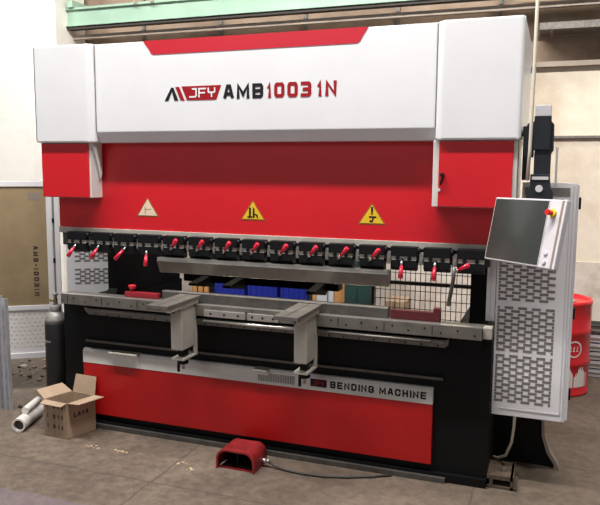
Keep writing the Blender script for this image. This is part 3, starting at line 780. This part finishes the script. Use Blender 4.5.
# ------------------------------------------------------------------ stack of roof sheets at the right edge
src = None; labs = ['lowest of the stacked grey metal channels beyond the red drum','second lowest grey metal channel of the stack beyond the drum','middle grey metal channel of the stack beyond the red drum','fourth grey metal channel up in the stack beyond the drum','fifth grey metal channel up in the stack beyond the drum','topmost dark metal channel of the stack beyond the red drum']
for i in range(6):
    z = .085*i
    b = MB(); k = 'sheet_white' if i < 5 else 'dark_steel'
    b.box((3.72,2.82,z), (6.2,2.828,z+.084), k); b.box((3.72,2.82,z), (6.2,3.05,z+.006), k); b.box((3.72,2.82,z+.078), (6.2,2.86,z+.084), k); b.box((3.72,2.816,z+.03), (6.2,2.822,z+.05), 'slot_dark'); b.box((3.72,3.04,z), (6.2,3.05,z+.084), k)
    tag(recentre(b.build('metal_channel')), labs[i], 'metal channel', 'stacked metal channels by the right wall')
    if True:
        pass
# ------------------------------------------------------------------ storage behind the machine
T = thing('storage_rack', (.6,2.6,0), 'dark storage rack standing behind the machine, seen through its opening', 'rack')
for x in (-.55,1.12,1.50):
    for yy in (2.4, 2.95): MB().box((x,yy,0), (x+.05,yy+.05,1.9)).build('upright', 'rack_dark', T)
for z in (.42,1.14,1.5): MB().box((-.55,2.4,z), (1.55,3.0,z+.04), 'rack_dark').build('shelf', None, T)
MB().box((-.55,3.0,.1), (1.55,3.02,1.9), 'rack_dark').build('back_panel', None, T)
for i, (x0, x1, zt, lb) in enumerate(((.0,.36,.86,'blue plastic crate beside the orange boards'),(.40,.74,.88,'blue plastic crate in the middle of the rack shelf'),(.78,1.08,.85,'blue plastic crate next to the rack upright'))):
    b = MB(); b.box((x0,2.45,.46), (x1,2.9,zt), 'blue_crate', bev=.01); b.box((x0-.01,2.44,zt), (x1+.01,2.91,zt+.02), 'blue_crate')
    for q in range(5): b.box((x0+.02+q*(x1-x0)/5,2.44,.48), (x0+.035+q*(x1-x0)/5,2.45,zt-.01), 'blue_crate')
    tag(recentre(b.build('plastic_crate')), lb+', behind the machine', 'crate', 'blue crates on the rack behind the machine')
for i, (x0, x1, k, lb) in enumerate(((-.22,-.17,'wood_orange','leftmost orange board leaning on the rack behind the machine'),(-.15,-.10,'wood_orange','orange board between its neighbours left of the blue crates'),(-.08,-.03,'wood_orange','orange board right beside the blue crates behind the machine'),
        (1.175,1.215,'wood_orange','narrow orange board left of the white panel behind the machine'),(1.22,1.33,'sheet_white','white panel between orange boards behind the machine'),(1.345,1.40,'sheet_white','narrow white panel beside the wide orange board'),(1.41,1.52,'wood_orange','wide orange board right of the white panels behind the machine'))):
    tag(recentre(MB().box((x0,2.36,.0), (x1,2.385,.96), k, bev=.003).build('board')), lb, 'board', 'boards leaning on the rack behind the machine')
b = MB(); b.box((1.56,2.2,0), (1.83,2.38,1.25), 'rack_green', bev=.01); 
T = thing('steel_locker', (1.74,2.29,0), 'dark green steel locker behind the machine beside the mesh guard', 'locker'); b.build('body', None, T)
for x in (1.565,1.70): MB().box((x,2.19,.05), (x+.125,2.2,1.22), 'rack_green', bev=.003).build('door', None, T)
T = thing('cardboard_carton', (2.03,2.6,0), 'brown carton on a pallet seen through the rear mesh guard', 'box')
MB().box((1.90,2.5,.36), (2.11,2.8,.665), 'cardboard', bev=.003).build('body', None, T)
MB().box((1.98,2.498,.37), (2.02,2.5,.664), 'cardboard_in').build('tape', None, T)
b = MB()
for x in (1.89,2.0,2.08): b.box((x,2.48,0), (x+.06,2.82,.10), 'wood_orange')
b.box((1.87,2.48,.10), (2.16,2.82,.13), 'wood_orange'); b.box((1.88,2.5,.13), (2.14,2.8,.36), 'wood_orange')
tag(recentre(b.build('wooden_crate')), 'wooden crate on skids carrying the brown carton behind the mesh', 'crate')

# ------------------------------------------------------------------ lights
def area(name, loc, target, size, power, col, sy=None):
    l = bpy.data.lights.new(name, 'AREA'); l.energy = power; l.size = size; l.color = col
    if sy: l.shape = 'RECTANGLE'; l.size_y = sy
    o = bpy.data.objects.new(name, l); C.objects.link(o); o.location = loc
    o.rotation_euler = (Vector(target)-Vector(loc)).to_track_quat('-Z', 'Y').to_euler(); return o
area('bay_lamp', (1.6,-1.75,7.2), (1.6,0,1.5), 7.0, 990, (1,.97,.94), .22)
area('back_wall_fill', (4.8,1.4,6.6), (3.6,3.3,1.8), .8, 170, (1,.94,.85))  # unseen fill added to light the back wall
area('pillar_fill', (-3.6,-.2,6.8), (-2.6,2.75,2.2), .8, 150, (1,.98,.95))  # unseen fill added to brighten the pillar and left guard
area('front_fill', (-1.0,-7.5,5.2), (1.2,0,2.6), 5, 80, (.93,.96,1), 2.2)  # unseen soft fill added high behind the camera
w = bpy.data.worlds.new('hall'); sc.world = w; w.use_nodes = True
w.node_tree.nodes['Background'].inputs[0].default_value = (.85,.82,.78,1)
w.node_tree.nodes['Background'].inputs[1].default_value = .26

# ------------------------------------------------------------------ camera
cx, cy, cz, yaw, pitch, roll, f = 3.476525, -4.295339, 1.987537, 0.351749, 0.120483, 0.007384, 0.694164
cp, sp_ = math.cos(pitch), math.sin(pitch)
F = Vector((-math.sin(yaw)*cp, math.cos(yaw)*cp, -sp_)); Rr = Vector((math.cos(yaw), math.sin(yaw), 0)); U = Rr.cross(F)
R2 = Rr*math.cos(roll) + U*math.sin(roll); U2 = -Rr*math.sin(roll) + U*math.cos(roll)
cam = bpy.data.cameras.new('camera'); co = bpy.data.objects.new('camera', cam); C.objects.link(co)
m = Matrix(((R2.x,U2.x,-F.x,cx),(R2.y,U2.y,-F.y,cy),(R2.z,U2.z,-F.z,cz),(0,0,0,1)))
co.matrix_world = m
cam.sensor_fit = 'HORIZONTAL'; cam.sensor_width = 36; cam.lens = f*1000*36/600; cam.clip_end = 60
sc.camera = co
vs = sc.view_settings; vs.view_transform = 'Standard'; vs.look = 'None'; vs.gamma = 1; vs.use_curve_mapping = False; vs.exposure = 0.0
